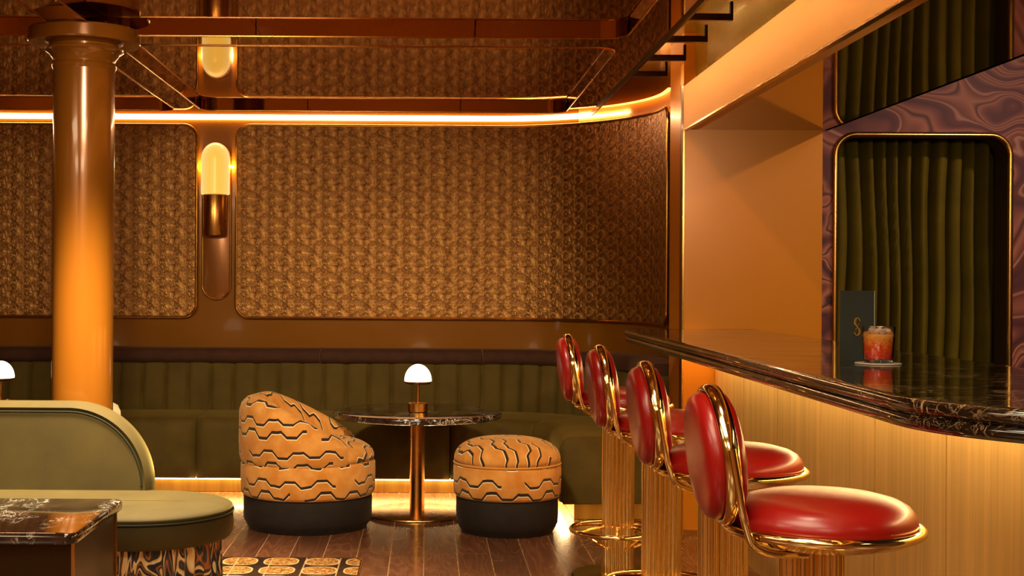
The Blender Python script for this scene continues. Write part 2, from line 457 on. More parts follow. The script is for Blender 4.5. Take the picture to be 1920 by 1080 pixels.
# ------------------------------------------------------------------ the wall path (straight, then a rounded corner)
YW = 8.85; XC = .42; R0 = 1.0; X0 = -4.5
S1 = XC-X0; S2 = S1+R0*pi/2
def path(sx, off=0.):
    """sx: distance along the back wall measured so that sx == x on the straight; off: inwards"""
    s = sx-X0
    if s <= S1: return (X0+s, YW-off, (0., -1.))
    if s <= S2:
        a = (s-S1)/R0; return (XC+(R0-off)*sin(a), YW-R0+(R0-off)*cos(a), (-sin(a), -cos(a)))
    return (XC+R0-off, YW-R0-(s-S2), (-1., 0.))
def P3(sx, off, z):
    p = path(sx, off); return (p[0], p[1], z)
SARC0 = XC; SARC1 = XC+R0*pi/2           # 1.99
CEIL = 2.39

def frange(a, b, st):
    n = max(1, int(round((b-a)/st))); return [a+(b-a)*i/n for i in range(n+1)]

# ------------------------------------------------------------------ ROOM SHELL
ss = frange(X0, SARC0, .5)+frange(SARC0, SARC1, .05)[1:]+[SARC1+.45]
m = MB(); pts = [[P3(s, 0, z) for s in ss]+[(1.33, 6.93, z)] for z in (0, 1.0, 2.62)]
m.grid(pts); struct(m.build('wall_back', 'wall_brown', smooth=True, angle=60))
m = MB(); m.box(X0-.1, X0, -3, YW+.1, 0, 3.1); struct(m.build('wall_left', 'wall_brown'))
m = MB(); m.box(X0-.1, 4.1, -3.1, -3, 0, 3.1); struct(m.build('wall_front', 'wall_brown'))
m = MB(); m.box(4.0, 4.1, -3, 6.95, 0, 3.1); struct(m.build('wall_right', 'dark_wall'))
m = MB(); m.box(X0, 4.0, -3, YW+.1, -.1, 0); struct(m.build('floor', 'floor_planks', smooth=False))

# pilaster wall (faces the camera beside the bar)
m = MB(); m.box(1.325, 2.045, 6.9, 7.28, 0, 2.62)
pil = struct(m.build('wall_pilaster', 'pilaster', smooth=False))
m = MB(); m.box(1.321, 1.329, 6.892, 6.90, 0, 2.1); struct(m.build('trim_1', 'brass_trim'))
m = MB(); m.box(1.335, 2.04, 6.885, 6.8995, 0, .03); struct(m.build('baseboard_right', 'brass_satin'))

# ceiling slab with coffers: frame level at 2.39, coffer level at 2.43
XL, XR = X0, 1.06
cells = []
xs = [(-4.5, -1.52, -4.3, -1.60), (-1.52, 1.06, -1.435, .875)]
ys = [(6.04, 8.95, 6.16, 8.50), (3.02, 6.04, 3.16, 5.92), (0., 3.02, .12, 2.9), (-3., 0., -2.9, -.12)]
m = MB(); trims = []
for (cx0, cx1, hx0, hx1) in xs:
    for (cy0, cy1, hy0, hy1) in ys:
        lp = rect(hx0, hx1, hy0, hy1, .11, 10, .4)
        cx, cy = (hx0+hx1)/2, (hy0+hy1)/2
        outer = []
        # snap outer loop: radial projection of each point, corners inserted
        for (x, y) in lp:
            ex = (cx1 if x > cx else cx0)-cx; ey = (cy1 if y > cy else cy0)-cy
            dx, dy = x-cx, y-cy
            t = min(abs(ex/dx) if abs(dx) > 1e-6 else 1e9, abs(ey/dy) if abs(dy) > 1e-6 else 1e9)
            outer.append((cx+dx*t, cy+dy*t))
        # force four points on to the true corners
        for (kx, ky) in ((cx0, cy0), (cx1, cy0), (cx1, cy1), (cx0, cy1)):
            i = min(range(len(outer)), key=lambda q: math.dist(outer[q], (kx, ky))); outer[i] = (kx, ky)
        m.grid([[(p[0], p[1], CEIL) for p in outer], [(p[0], p[1], CEIL) for p in lp], [(p[0], p[1], CEIL+.04) for p in lp]], closed_u=True)
        m.f.append(tuple(range(len(m.v)-len(lp), len(m.v))))
        trims.append(lp)
ce = struct(m.build('ceiling', 'ceiling_mirror', smooth=False))
m = MB()
for lp in trims: m.tube([(p[0], p[1], CEIL-.001) for p in lp], .0045, 6, closed=True)
struct(m.build('trim_2', 'brass_satin'))
# slot between the mirrored ceiling and the beam
m = MB(); m.box(XR-.012, XR, -3, 8.6, CEIL-.014, 2.6); struct(m.build('trim_3', 'bronze'))
m = MB(); m.box(XR, 1.5, -3, 8.9, 2.6, 2.64); struct(m.build('ceiling', 'olive_gold', smooth=False))
m = MB(); m.box(XR+.0005, XR+.0035, -3, 7.6, 2.3865, 2.391)
o = m.build('slot_fill_strip', 'slot_fill_glow'); tag(o, 'added warm strip light hidden along the ceiling slot to brighten the orange beam', 'light')  # added emitter tucked behind the lip, only there to brighten the beam face
for i in range(14):
    y = 7.02-.5*i
    t = thing('slot_bracket', 'dark metal bracket across the ceiling slot beside the orange beam', 'bracket', (XR, y, 2.40), 0, 'brackets across the ceiling slot')
    b = MB(); b.box(.004, .20, -.012, .012, -.008, .02); b.build('crossbar', 'dark_metal', t)
    b = MB(); b.box(.188, .20, -.012, .012, .02, .07); b.build('hanger', 'dark_metal', t)
# beam and soffit over the bar
m = MB(); m.box(1.325, 1.40, -3, 6.898, 2.10, 2.325); struct(m.build('trim_4', 'beam', smooth=False))
m = MB(); m.box(1.385, 1.40, -3, 6.898, 2.326, 2.62); struct(m.build('trim_7', 'olive_gold', smooth=False))
m = MB(); m.box(1.40, 2.07, -3, 6.898, 2.10, 2.14); struct(m.build('ceiling', 'soffit_mirror', smooth=False))
m = MB(); m.box(1.321, 1.345, -3, 6.898, 2.092, 2.10); struct(m.build('trim_5', 'brass_trim'))
m = MB(); m.box(2.07, 4.0, -3, 6.95, 3.0, 3.1); m.box(2.05, 2.07, -3, 6.9, 2.10, 3.0); struct(m.build('ceiling', 'dark_wall', smooth=False))
# cove light on top of the back wall
ledS = frange(X0, SARC0, .5)+frange(SARC0, SARC1-.55, .06)[1:]
m = MB(); m.grid([[P3(s, .0, 2.374) for s in ledS], [P3(s, .014, 2.374) for s in ledS], [P3(s, .014, 2.388) for s in ledS]])
o = m.build('cove_light_strip', 'led_cove'); tag(o, 'glowing warm strip light running along the top of the wall under the mirrored ceiling', 'light')

mat_lacquer('dark_lacquer', hexc('#5c2c08'), .35, .1, .1)
m = MB(); m.grid([[(1.402, 7.70, z), (1.318, 6.93, z), (1.3245, 6.899, z)] for z in (0, 2.335)]); struct(m.build('trim_8', 'dark_lacquer', smooth=False))
cs = frange(SARC0+.60, SARC1+.14, .05)
m = MB(); m.grid([[P3(s, .004, z) for s in cs]+[(1.318, 6.93, z), (1.3245, 6.899, z)] for z in (2.337, 2.44)]); struct(m.build('trim_9', 'beam', angle=60))  # added cladding; its orange colour stands in for glow on the wall top
m = MB(); m.grid([[P3(s, o_, z) for s in cs] for (o_, z) in ((.005, 2.43), (.03, 2.43), (.03, 2.436), (.005, 2.436))])
o = m.build('corner_fill_strip', 'corner_fill_glow'); tag(o, 'short amber strip added above the curved corner of the wall to make it glow orange', 'light')  # added emitter that gives the curved corner its orange glow
# embossed wall panels
def wall_panel(s0, s1, z0, z1, r, label):
    t = thing('wall_panel', label, 'wall panel', (0, 0, 0), 0, 'embossed wall panels')
    cols = sorted(set([round(x, 5) for x in frange(s0, s1, .05)] + [round(s0+r*(1-cos(a*pi/16)), 5) for a in range(9)] + [round(s1-r*(1-cos(a*pi/16)), 5) for a in range(9)]))
    def ext(s):
        d = min(s-s0, s1-s)
        e = 0 if d >= r else r-sqrt(max(0, r*r-(r-d)**2))
        return z0+e, z1-e
    m = MB(); rows = []; uvs = []
    for k in range(9):
        row = []; ur = []
        for s in cols:
            a, b = ext(s); z = a+(b-a)*k/8; row.append(P3(s, .03, z)); ur.append((s, z))
        rows.append(row); uvs.append(ur)
    m.grid(rows, uvs=uvs)
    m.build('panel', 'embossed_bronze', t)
    lp = [(s, ext(s)[0]) for s in cols]+[(s, ext(s)[1]) for s in cols[::-1]]
    m = MB(); m.tube([P3(s, .03, z) for s, z in lp], .009, 8, closed=True)
    m.grid([[P3(s, .001, z) for s, z in lp], [P3(s, .03, z) for s, z in lp]], closed_u=True)
    m.build('frame', 'brass_trim', t)
    return t
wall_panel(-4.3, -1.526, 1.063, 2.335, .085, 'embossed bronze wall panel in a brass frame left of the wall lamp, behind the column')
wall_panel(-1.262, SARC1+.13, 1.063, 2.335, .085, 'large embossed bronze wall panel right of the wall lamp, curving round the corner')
# ledge moulding on the wall below the panels
m = MB(); m.grid([[P3(s, o_, z) for s in ss] for (o_, z) in ((0.001, 1.02), (.012, 1.02), (.012, .86), (.001, .86))])
struct(m.build('trim_6', 'wall_brown'))

# ------------------------------------------------------------------ WALL LAMP
def wall_lamp(x, y, label, grp=None, rz=0):
    t = thing('wall_lamp', label, 'wall lamp', (x, y, 1.182), rz, grp)
    w, H = .092, 1.03
    lp = rounded([(-w, 0, w-.001), (w, 0, w-.001), (w, H, w-.001), (-w, H, w-.001)], 12)
    m = MB(); m.loft(lp, [(0, 0), (0, .012), (.003, .014)]); o = m.build('backplate', 'bronze_lacquer', t); o.rotation_euler = (radians(90), 0, 0)
    m = MB(); m.tube([(p[0], -.016, p[1]) for p in lp], .006, 8, closed=True); m.build('brass_edge', 'brass_trim', t)
    # brass half-tube holder and glowing glass
    m = MB(); m.lathe([(.0, .42), (.078, .42), (.08, .425), (.08, .685), (.078, .69), (0, .69)], 40, (0, -.07, 0)); m.build('holder', 'brass_satin', t)
    rr = .093; g = [(rr-.004, .69), (rr, .694)]+[(rr, .70+.03*k) for k in range(1, 8)]+[(rr*cos(a), .925+.107*sin(a)) for a in [pi/2*k/10 for k in range(11)]]
    m = MB(); m.lathe(g, 40, (0, -.07, 0)); m.build('glass_shade', 'lamp_glass_warm', t)
    return t
mat_lacquer('bronze_lacquer', hexc('#93571c'), .3, .4, .2)
def lamp_glow(x, y, sgn, p=3.):
    for dx in (-.075, .075):
        for dz in (.88,):
            l = bpy.data.lights.new('lamp_bulb', 'POINT'); l.energy = p; l.color = (1., .68, .28); l.shadow_soft_size = .002
            o = bpy.data.objects.new('lamp_bulb', l); COL.objects.link(o); o.location = (x+dx*1.32, y-sgn*.035, 1.182+dz)
lamp_glow(-1.395, YW, 1, 3.)
wall_lamp(-1.395, YW-.001, 'capsule wall lamp with glowing top and brass tube between two bronze panels')
for i, x in enumerate((-3.2, -1.2, .8)):  # unseen lamps added to put bright reflections in the brass
    wall_lamp(x, -2.999, 'unseen capsule wall lamp added opposite the banquette for highlights in the brass', 'added capsule lamps on the opposite wall', pi)

# ------------------------------------------------------------------ COLUMN
m = MB(); m.lathe([(.15, 0), (.15, .03), (.131, .05), (.131, 2.215), (.137, 2.225), (.139, 2.235), (.134, 2.245), (.136, 2.262), (.15, 2.285), (.168, 2.297), (.17, 2.305), (.15, 2.312), (.15, 2.322), (.236, 2.328), (.24, 2.335), (.24, 2.382), (.236, 2.389)], 72, (-1.5, 5.82, 0))
o = m.build('column', 'copper_column', angle=25); tag(o, 'round glossy copper column with flared capital under the mirrored ceiling', 'column'); o['kind'] = 'structure'

# ------------------------------------------------------------------ BANQUETTE
bq = thing('banquette', 'long olive velvet banquette with channelled back and brown top roll along the wall', 'banquette', (0, 0, 0))
SE = SARC1+(YW-R0-7.30)        # path coordinate where the bench ends
def swept(prof, s0, s1, st, ripple=None, endpuff=0):
    m = MB(); S = frange(s0, s1, st); rows = []
    for (off, z, w) in prof:
        row = []
        for s in S:
            o2 = off
            if ripple: o2 += ripple(s)*w
            if endpuff:
                d = min(s-s0, s1-s)
                if d < endpuff: o2 -= w*(1-sqrt(max(0, 1-((endpuff-d)/endpuff)**2)))*.02
            row.append(P3(s, o2, z))
        rows.append(row)
    b = m.grid(rows, closed_v=True); nu = len(S); nv = len(prof)
    m.f.append(tuple(b+j*nu for j in range(nv))); m.f.append(tuple(b+j*nu+nu-1 for j in range(nv))[::-1])
    return m
CH = .147
def chan(s):
    f = ((s+1.99)/CH) % 1.0
    return .026*(1-abs(2*f-1)**5)-.024
backp = [(.03, .40, 0), (.19, .40, .3), (.20, .44, .6), (.205, .49, 1), (.195, .60, 1), (.18, .70, 1), (.168, .76, 1), (.155, .79, .5), (.03, .80, 0)]
swept(backp, -4.45, SE, CH/18, chan).build('backrest', 'green_velvet', bq, angle=80)
def rollwob(s): return .004*sin(s*9)+.003*sin(s*23+1)
rollp = [(.02, .775, 0), (.17, .772, 1), (.192, .782, 1), (.2, .80, 1), (.2, .83, 1), (.188, .852, 1), (.165, .863, 1), (.02, .866, 0)]
for a, b_ in ((-4.45, -2.97), (-2.962, -.69), (-.683, .36), (.367, SE-.01)):
    swept(rollp, a, b_, .05, rollwob).build('top_roll', 'brown_velvet', bq, angle=80)
seatp = [(.21, .095, 0), (.665, .09, 0), (.68, .10, 1), (.684, .2, 1), (.686, .36, 1), (.682, .40, 1), (.668, .432, 1), (.64, .452, 1), (.58, .462, 0), (.21, .468, 0)]
cuts = [-4.45, -2.97, -1.41, .15, 1.2, SE]
for a, b_ in zip(cuts[:-1], cuts[1:]):
    swept(seatp, a+.003, b_-.003, .05 if a < 0 else .03, endpuff=.04).build('seat_cushion', 'green_velvet', bq, angle=80)
plp = [(.22, .002, 0), (.60, .002, 0), (.60, .088, 0), (.22, .088, 0)]
swept(plp, -4.45, SE-.05, .05).build('plinth', 'plinth_gold', bq, angle=30)
m = MB(); S = frange(-4.4, SE-.06, .05); m.grid([[P3(s, o_, z) for s in S] for (o_, z) in ((.668, .086), (.62, .086), (.62, .089), (.668, .089))], closed_v=True)
m.build('strip_light', 'led_plinth', bq)

# ------------------------------------------------------------------ COCKTAIL TABLES + TABLE LAMPS
def round_table(loc, label):
    t = thing('cocktail_table', label, 'table', loc, 0, 'round marble cocktail tables')
    R = .475
    m = MB(); m.lathe([(R-.012, .543), (R-.002, .547), (R, .553), (R, .570), (R-.004, .577), (R-.01, .578), (R*.6, .578)], 96); m.build('tabletop', 'brown_marble', t)
    m = MB(); m.lathe([(.042, .012), (.042, .53), (.10, .534), (.10, .543)], 40); m.build('pedestal', 'brass_satin', t)
    m = MB(); m.lathe([(.30, .0), (.305, .004), (.303, .009), (.29, .012), (.05, .014)], 72); m.build('base_plate', 'brass_satin', t)
    return t
rt = round_table((-.047, 7.52, 0), 'round brown marble cocktail table on brass pedestal between tub chair and ottoman')
dup(rt, (-2.42, 7.60, 0), 'round marble cocktail table mostly hidden behind the green sofa at the left edge')
def table_lamp(loc, label):
    t = thing('table_lamp', label, 'table lamp', loc, 0, 'brass dome table lamps')
    m = MB(); m.lathe([(.053, 0), (.056, .003), (.056, .048), (.053, .051), (.01, .052)], 48); m.build('base', 'brass_satin', t)
    m = MB(); m.lathe([(.0085, .051), (.0085, .155)], 20); m.build('stem', 'brass_satin', t)
    m = MB(); m.lathe([(.01, .152), (.068, .156), (.073, .162), (.074, .17)], 48); m.build('shade_collar', 'brass_satin', t)
    m = MB(); m.lathe([(.072, .170), (.0765, .172)]+[(.0765*cos(a), .175+.092*sin(a)) for a in [pi/2*k/14 for k in range(15)]], 48); m.build('glass_dome', 'dome_glass', t)
    return t
tl = table_lamp((-.045, 7.45, .5785), 'small brass table lamp with white glass dome on the middle cocktail table')
dup(tl, (-2.40, 7.52, .5785), 'small brass table lamp with white glass dome at the left edge of the photo')

# ------------------------------------------------------------------ OTTOMAN
def drumbase(R, h, t, seg=72):
    m = MB(); m.lathe([(R-.05, 0), (R-.03, .0), (R-.012, .03), (R-.002, .05), (R, .08), (R, h-.02), (R-.008, h-.006), (R-.03, h)], seg); m.build('base', 'charcoal_base', t)
def padded_band(R, z0, z1, t, name='side_band', mat='zigzag_side'):
    pr = [(R-.03, z0), (R-.012, z0+.003), (R-.002, z0+.02), (R+.001, (z0+z1)/2), (R, z1-.018), (R-.006, z1-.006), (R-.022, z1)]
    m = MB(); m.lathe(pr, 96, uv=True); m.build(name, mat, t, angle=80)
def dome_top(R, z0, z1, t, name, mat, seg=96):
    m = MB(); N = 18; rows = []; uvs = []
    pr = [(R-.02, z0)]+[(R*cos(a)**.62 if a < pi/2-.001 else 0.002, z0+.02+(z1-z0-.02)*sin(a)**.9) for a in [pi/2*k/N for k in range(N+1)]]
    for (r, z) in pr:
        row = []; ur = []
        rr = r+ (z1-z)*.5
        for i in range(seg+1):
            a = 2*pi*i/seg; row.append((r*cos(a), r*sin(a), z)); ur.append((rr*cos(a)*1.05, rr*sin(a)*.9))
        rows.append(row); uvs.append(ur)
    m.grid(rows, uvs=uvs); m.build(name, mat, t, angle=80)
ot = thing('ottoman', 'round orange ottoman with black zigzag pattern on charcoal base in front of the banquette', 'ottoman', (.43, 7.02, 0), .3)
drumbase(.268, .195, ot)
padded_band(.283, .185, .362, ot)
dome_top(.280, .355, .492, ot, 'seat_pad', 'zigzag_top')
m = MB(); m.tube([(.279*cos(a), .279*sin(a), .360) for a in [2*pi*k/72 for k in range(72)]], .006, 8, closed=True); m.build('piping', 'zigzag_back', ot)

# ------------------------------------------------------------------ TUB CHAIR
tc = thing('tub_chair', 'orange tub chair with black zigzag pattern and sloping back on charcoal base', 'armchair', (-.627, 7.13, 0))
drumbase(.342, .185, tc); padded_band(.358, .175, .360, tc)
def tub_back():
    m = MB(); rows = []; uvs = []; A0, A1 = radians(52), radians(308); NA = 90; R = .366
    def height(x, endk):
        x = max(-.36, min(.23, x)); f = (x+.36)/.59
        return .705-.012*max(0, 1-f*6)-.215*max(0, (f-.1)/.9)**1.15
    for i in range(NA+1):
        a = A0+(A1-A0)*i/NA; c, s = cos(a), sin(a)
        zt = height(R*c, 0); th = .105
        e = min(i, NA-i)/NA; th *= min(1, .75+e*6)
        ringp = [(R-.012, .352), (R, .372), (R+.004, .45), (R+.002, zt-.07), (R-.012, zt-.03), (R-.04, zt-.004), (R-.06, zt), (R-.085, zt-.01), (R-th, zt-.045), (R-th-.004, zt-.10), (R-th+.01, .40), (R-th+.02, .352)]
        row = []; ur = []; L = 0
        for k, (r, z) in enumerate(ringp):
            row.append((r*c, r*s, z)); 
            if k: L += math.hypot(r-ringp[k-1][0], z-ringp[k-1][1])
            ur.append((a*R, .352+L))
        rows.append(row); uvs.append(ur)
    b = m.grid(rows, uvs=uvs); nu = len(rows[0])
    m.f.append(tuple(b+k for k in range(nu))); m.f.append(tuple(b+NA*nu+k for k in range(nu))[::-1])
    m.build('backrest', 'zigzag_back', tc, angle=70)
tub_back()
dome_top(.352, .352, .478, tc, 'seat_cushion', 'zigzag_top')

# ------------------------------------------------------------------ GREEN SOFA
sf = thing('sofa', 'olive velvet sofa with rounded back, round-ended seat and patterned pleated skirt at left', 'sofa', (-1.88, 5.11, .006))
hw = 1.14
lp = rect(-hw, hw, -.335, .335, .334, 24, .08)
m = MB(); m.loft(lp, [(.03, .318), (.008, .322), (0, .335), (-.004, .37), (0, .405), (.012, .414), (.03, .417)]); m.build('seat_base', 'sofa_velvet', sf, angle=80)
m = MB(); m.loft(lp, [(.022, .414), (.004, .418), (-.002, .426), (.004, .436), (.02, .443), (.08, .449), (.18, .452)]); sc_ = m.build('seat_cushion', 'sofa_velvet', sf, angle=80)
m = MB(); m.tube([(p[0]*1.0, p[1]*1.0, .4165) for p in lp], .005, 8, closed=True); m.build('piping', 'piping_green', sc_)
def pleats():
    lp2 = rect(-hw+.05, hw-.05, -.285, .285, .284, 60, .012)
    nor = loop_normals(lp2); n = len(lp2); L = [0]
    for i in range(n): L.append(L[-1]+math.dist(lp2[i], lp2[(i+1) % n]))
    m = MB(); rows = []; uvs = []
    for z, am in ((.335, .004), (.30, .008), (.2, .013), (.1, .016), (.006, .02)):
        row = []; ur = []
        for i in range(n+1):
            k = i % n; o2 = am*sin(2*pi*L[i]/.045+.8*sin(L[i]*3.1)); row.append((lp2[k][0]+nor[k][0]*o2, lp2[k][1]+nor[k][1]*o2, z)); ur.append((L[i]*1.4, z))
        rows.append(row); uvs.append(ur)
    m.grid(rows[::-1], uvs=uvs[::-1]); m.build('skirt', 'zebra_skirt', sf, angle=80)
pleats()
# D-shaped backrest: outline in x-z, thickness along y
bl = rounded([(-.765, .36, .02), (.765, .36, .02), (.765, .799, .335), (-.765, .799, .335)], 24)
def upright(loop, prof, name, mat, parent, y0):
    m = MB(); nor = loop_normals(loop); n = len(loop); rows = []
    for (ins, dy) in prof: rows.append([(loop[i][0]-nor[i][0]*ins, y0+dy, loop[i][1]-nor[i][1]*ins) for i in range(n)])
    b = m.grid(rows, closed_u=True)
    m.f.append(tuple(b+i for i in range(n))); m.f.append(tuple(b+(len(prof)-1)*n+i for i in range(n))[::-1])
    return m.build(name, mat, parent, angle=80)
bk = upright(bl, [(.05, .001), (.036, .0), (.033, .006), (.02, -.004), (.006, .012), (0, .04), (0, .10), (.01, .125), (.03, .135)], 'backrest', 'sofa_velvet', sf, .29)
m = MB(); nn = loop_normals(bl); m.tube([(bl[i][0]-nn[i][0]*.036, .291, bl[i][1]-nn[i][1]*.036) for i in range(len(bl)) if bl[i][1] > .44], .0045, 8); m.build('piping', 'piping_green', bk)

m = MB(); m.lathe([(.15, 0), (.158, .01), (.162, .1), (.165, .6), (.162, .67), (.15, .70), (.12, .716), (.06, .72), (.001, .72)], 48)
o = m.build('lamp_stand', 'cream_fabric', angle=80); o.location = (-1.632, 6.40, 0); tag(o, 'round cream upholstered stand peeking out from behind the copper column', 'stand')
dup(tl, (-1.632, 6.40, .7205), 'small brass table lamp on the cream stand behind the copper column')
# ------------------------------------------------------------------ SIDE TABLE (left foreground)
st_ = thing('side_table', 'square dark marble side table with bronze box base in front of the green sofa', 'table', (-1.32, 4.10, 0))
lp = rect(-.325, .325, -.31, .31, .035, 8)
m = MB(); m.loft(lp, [(.012, .546), (.002, .549), (0, .556), (0, .572), (.004, .579), (.012, .58)]); m.build('tabletop', 'brown_marble', st_)
lpb = rect(-.305, .305, -.262, .262, .003, 1)
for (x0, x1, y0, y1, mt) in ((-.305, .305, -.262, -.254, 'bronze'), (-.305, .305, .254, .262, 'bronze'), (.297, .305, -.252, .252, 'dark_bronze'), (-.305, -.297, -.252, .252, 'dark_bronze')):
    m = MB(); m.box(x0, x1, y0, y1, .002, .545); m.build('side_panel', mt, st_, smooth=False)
for sx in (-1, 1):
    for sy in (-1, 1):
        m = MB(); m.box(sx*.307-.004, sx*.307+.004, sy*.264-.004, sy*.264+.004, 0, .546); m.build('corner_trim', 'brass_satin', st_, smooth=False)

# ------------------------------------------------------------------ RUG
m = MB(); m.loft(rect(-1.25, -.30, 4.45, 6.255, .05, 8), [(0, .0), (0, .004), (.001, .005)])
o = m.build('rug', 'medallion_tiles', smooth=False); tag(o, 'black rug with rows of gold medallions at the bottom edge beside the sofa', 'rug')
m = MB(); lpx = rect(-1.256, -.294, 4.444, 6.261, .055, 8); m.tube([(p[0], p[1], .004) for p in lpx], .004, 6, closed=True); m.build('border', 'brass_trim', o)

# ------------------------------------------------------------------ BAR STOOLS
def bar_stool(loc, label):
    t = thing('bar_stool', label, 'bar stool', loc, 0, 'red and brass bar stools along the counter')
    fl = lambda a: 1-.10*(1-abs(sin(a*11)))
    m = MB(); m.lathe([(.072, .02), (.072, .30), (.072, .66), (.072, .712)], 264, flute=fl); m.build('pedestal', 'brass_satin2', t, angle=60)
    m = MB(); m.lathe([(.20, 0), (.205, .004), (.20, .012), (.09, .02), (.02, .021)], 64); m.build('base_plate', 'brass', t)
    fr_ = MB(); fr_.tube([(.205*cos(a), .205*sin(a), .207) for a in [2*pi*k/64 for k in range(64)]], .011, 12, closed=True); ft = fr_.build('footrest', 'brass', t)
    for k in range(6):
        a = 2*pi*k/6+.35; m = MB(); m.tube([(.20*cos(a), .20*sin(a), .205), (.066*cos(a), .066*sin(a), .225)], .006, 8); m.build('strut', 'brass', ft)
        m = MB(); m.tube([(.20*cos(a+.5), .20*sin(a+.5), .203), (.07*cos(a+.5), .07*sin(a+.5), .13)], .006, 8); m.build('strut', 'brass', ft)
    cx = .022
    m = MB(); m.lathe([(.05, .712), (.10, .716), (.185, .738), (.207, .752)], 64, (cx, 0, 0)); m.build('seat_pan', 'brass', t)
    m = MB(); m.tube([(cx+.211*cos(a), .211*sin(a), .762) for a in [2*pi*k/80 for k in range(80)]], .0115, 12, closed=True); m.build('seat_rim', 'brass', t)
    pr = [(.15, .758), (.196, .762), (.203, .772), (.2035, .785), (.198, .80), (.186, .814), (.165, .825), (.13, .834), (.08, .839), (.03, .841), (.002, .841)]
    m = MB(); m.lathe(pr, 72, (cx, 0, 0)); m.build('seat_cushion', 'red_leather', t, angle=80)
    # backrest disc, reclined a little, facing +x
    bx, bz, RB, tilt = -.212, .922, .148, radians(7)
    def bp(lx, ly, lz): return (bx+lx*cos(tilt)-lz*sin(tilt), ly, bz+lx*sin(tilt)+lz*cos(tilt))
    def disc(prof, name, mat):
        mm = MB(); rows = []
        for (r, x) in prof: rows.append([bp(x, r*cos(2*pi*k/64), r*sin(2*pi*k/64)) for k in range(64)])
        mm.grid(rows, closed_u=True); return mm.build(name, mat, t, angle=80)
    rb_ = MB(); rows = []
    for k in range(80):
        a = 2*pi*k/80; rows.append([bp(.018*cos(b), (RB+.010*sin(b))*cos(a), (RB+.010*sin(b))*sin(a)) for b in [2*pi*q/14 for q in range(14)]])
    rb_.grid(rows, closed_u=True, closed_v=True); rb_.build('back_frame', 'brass', t, angle=80)
    disc([(.13, -.004), (.139, -.010), (.142, -.022), (.139, -.034), (.131, -.043), (.118, -.049), (.09, -.053), (.04, -.055), (.001, -.055)], 'back_pad', 'red_leather')
    disc([(.13, .004), (.139, .010), (.140, .018), (.132, .03), (.115, .038), (.08, .044), (.03, .046), (.001, .046)], 'front_pad', 'red_leather')
    for sgn in (-1, 1):
        pth = []
        ctrl = [bp(.0, sgn*.160, .03), bp(.004, sgn*.160, -.05), bp(.008, sgn*.155, -.11), (-.178, sgn*.142, .775), (-.165, sgn*.13, .748), (-.135, sgn*.115, .729), (-.09, sgn*.09, .717), (-.04, sgn*.06, .711), (.02, sgn*.05, .709)]
        C = [Vector(c) for c in ctrl]
        for i in range(len(C)-1):
            p0 = C[max(i-1, 0)]; p1 = C[i]; p2 = C[i+1]; p3 = C[min(i+2, len(C)-1)]
            for k in range(5):
                u = k/5; pth.append(.5*((2*p1)+(p2-p0)*u+(2*p0-5*p1+4*p2-p3)*u*u+(3*p1-p0-3*p2+p3)*u**3))
        pth.append(C[-1])
        m = MB(); m.tube(pth, .0085, 12); m.build('back_support', 'brass', t)
    return t
mat_brass('brass_satin2', hexc('#f0cc82'), .18)
SX = .862
bs = bar_stool((SX, 2.97, 0), 'red bar stool with brass pedestal nearest the camera, frontmost of the four')
dup(bs, (SX, 3.86, 0), 'red bar stool with brass pedestal, second from the camera in the row of four')
dup(bs, (SX, 4.87, 0), 'red bar stool with brass pedestal, third from the camera in the row of four')
dup(bs, (SX-.005, 5.93, 0), 'red bar stool with brass pedestal farthest from the camera, nearest the banquette')

# ------------------------------------------------------------------ BAR
bar = thing('bar_counter', 'bar with black marble countertop and brushed brass front panels on the right', 'bar', (0, 0, 0))
lp = rounded([(.975, 2.33, .5), (1.70, 2.33, .04), (1.70, 6.86, .01), (1.0, 6.86, .12)], 26, .15)
rad = .0155
pr = [(.02, 1.004)]+[(.006+rad-rad*cos(a), 1.0215+rad*sin(a)) for a in [radians(-80+20*k) for k in range(9)]]+[(.012, 1.037), (.012, 1.039)]+[(rad-rad*cos(a), 1.0545+rad*sin(a)) for a in [radians(-80+17*k) for k in range(11)]]+[(.03, 1.07)]
m = MB(); m.loft(lp, pr); m.build('countertop', 'black_marble', bar, angle=50)
seams = [6.885, 6.26, 5.65, 5.03, 4.43, 3.82, 3.21, 2.72]
for a, b_ in zip(seams[1:], seams[:-1]):
    m = MB(); m.box(1.492, 1.505, a+.006, b_-.006, .10, 1.0); m.build('front_panel', 'brass_panel', bar, smooth=False)
m = MB(); m.box(1.508, 1.65, 2.72, 6.88, 0, 1.0); m.box(1.65, 1.69, 2.72, 6.88, .0, 1.0); m.build('carcass', 'dark_wall', bar, smooth=False)
m = MB(); m.box(1.50, 1.507, 2.73, 6.885, .0, .098); m.build('kick_plate', 'brass_panel', bar, smooth=False)
m = MB(); m.box(1.37, 1.40, 2.75, 6.85, .992, 1.0); m.build('strip_light', 'led_bar', bar)
m = MB(); m.box(1.505, 1.69, 2.715, 2.72, 0, 1.0); m.build('end_panel', 'brass_panel', bar, smooth=False)

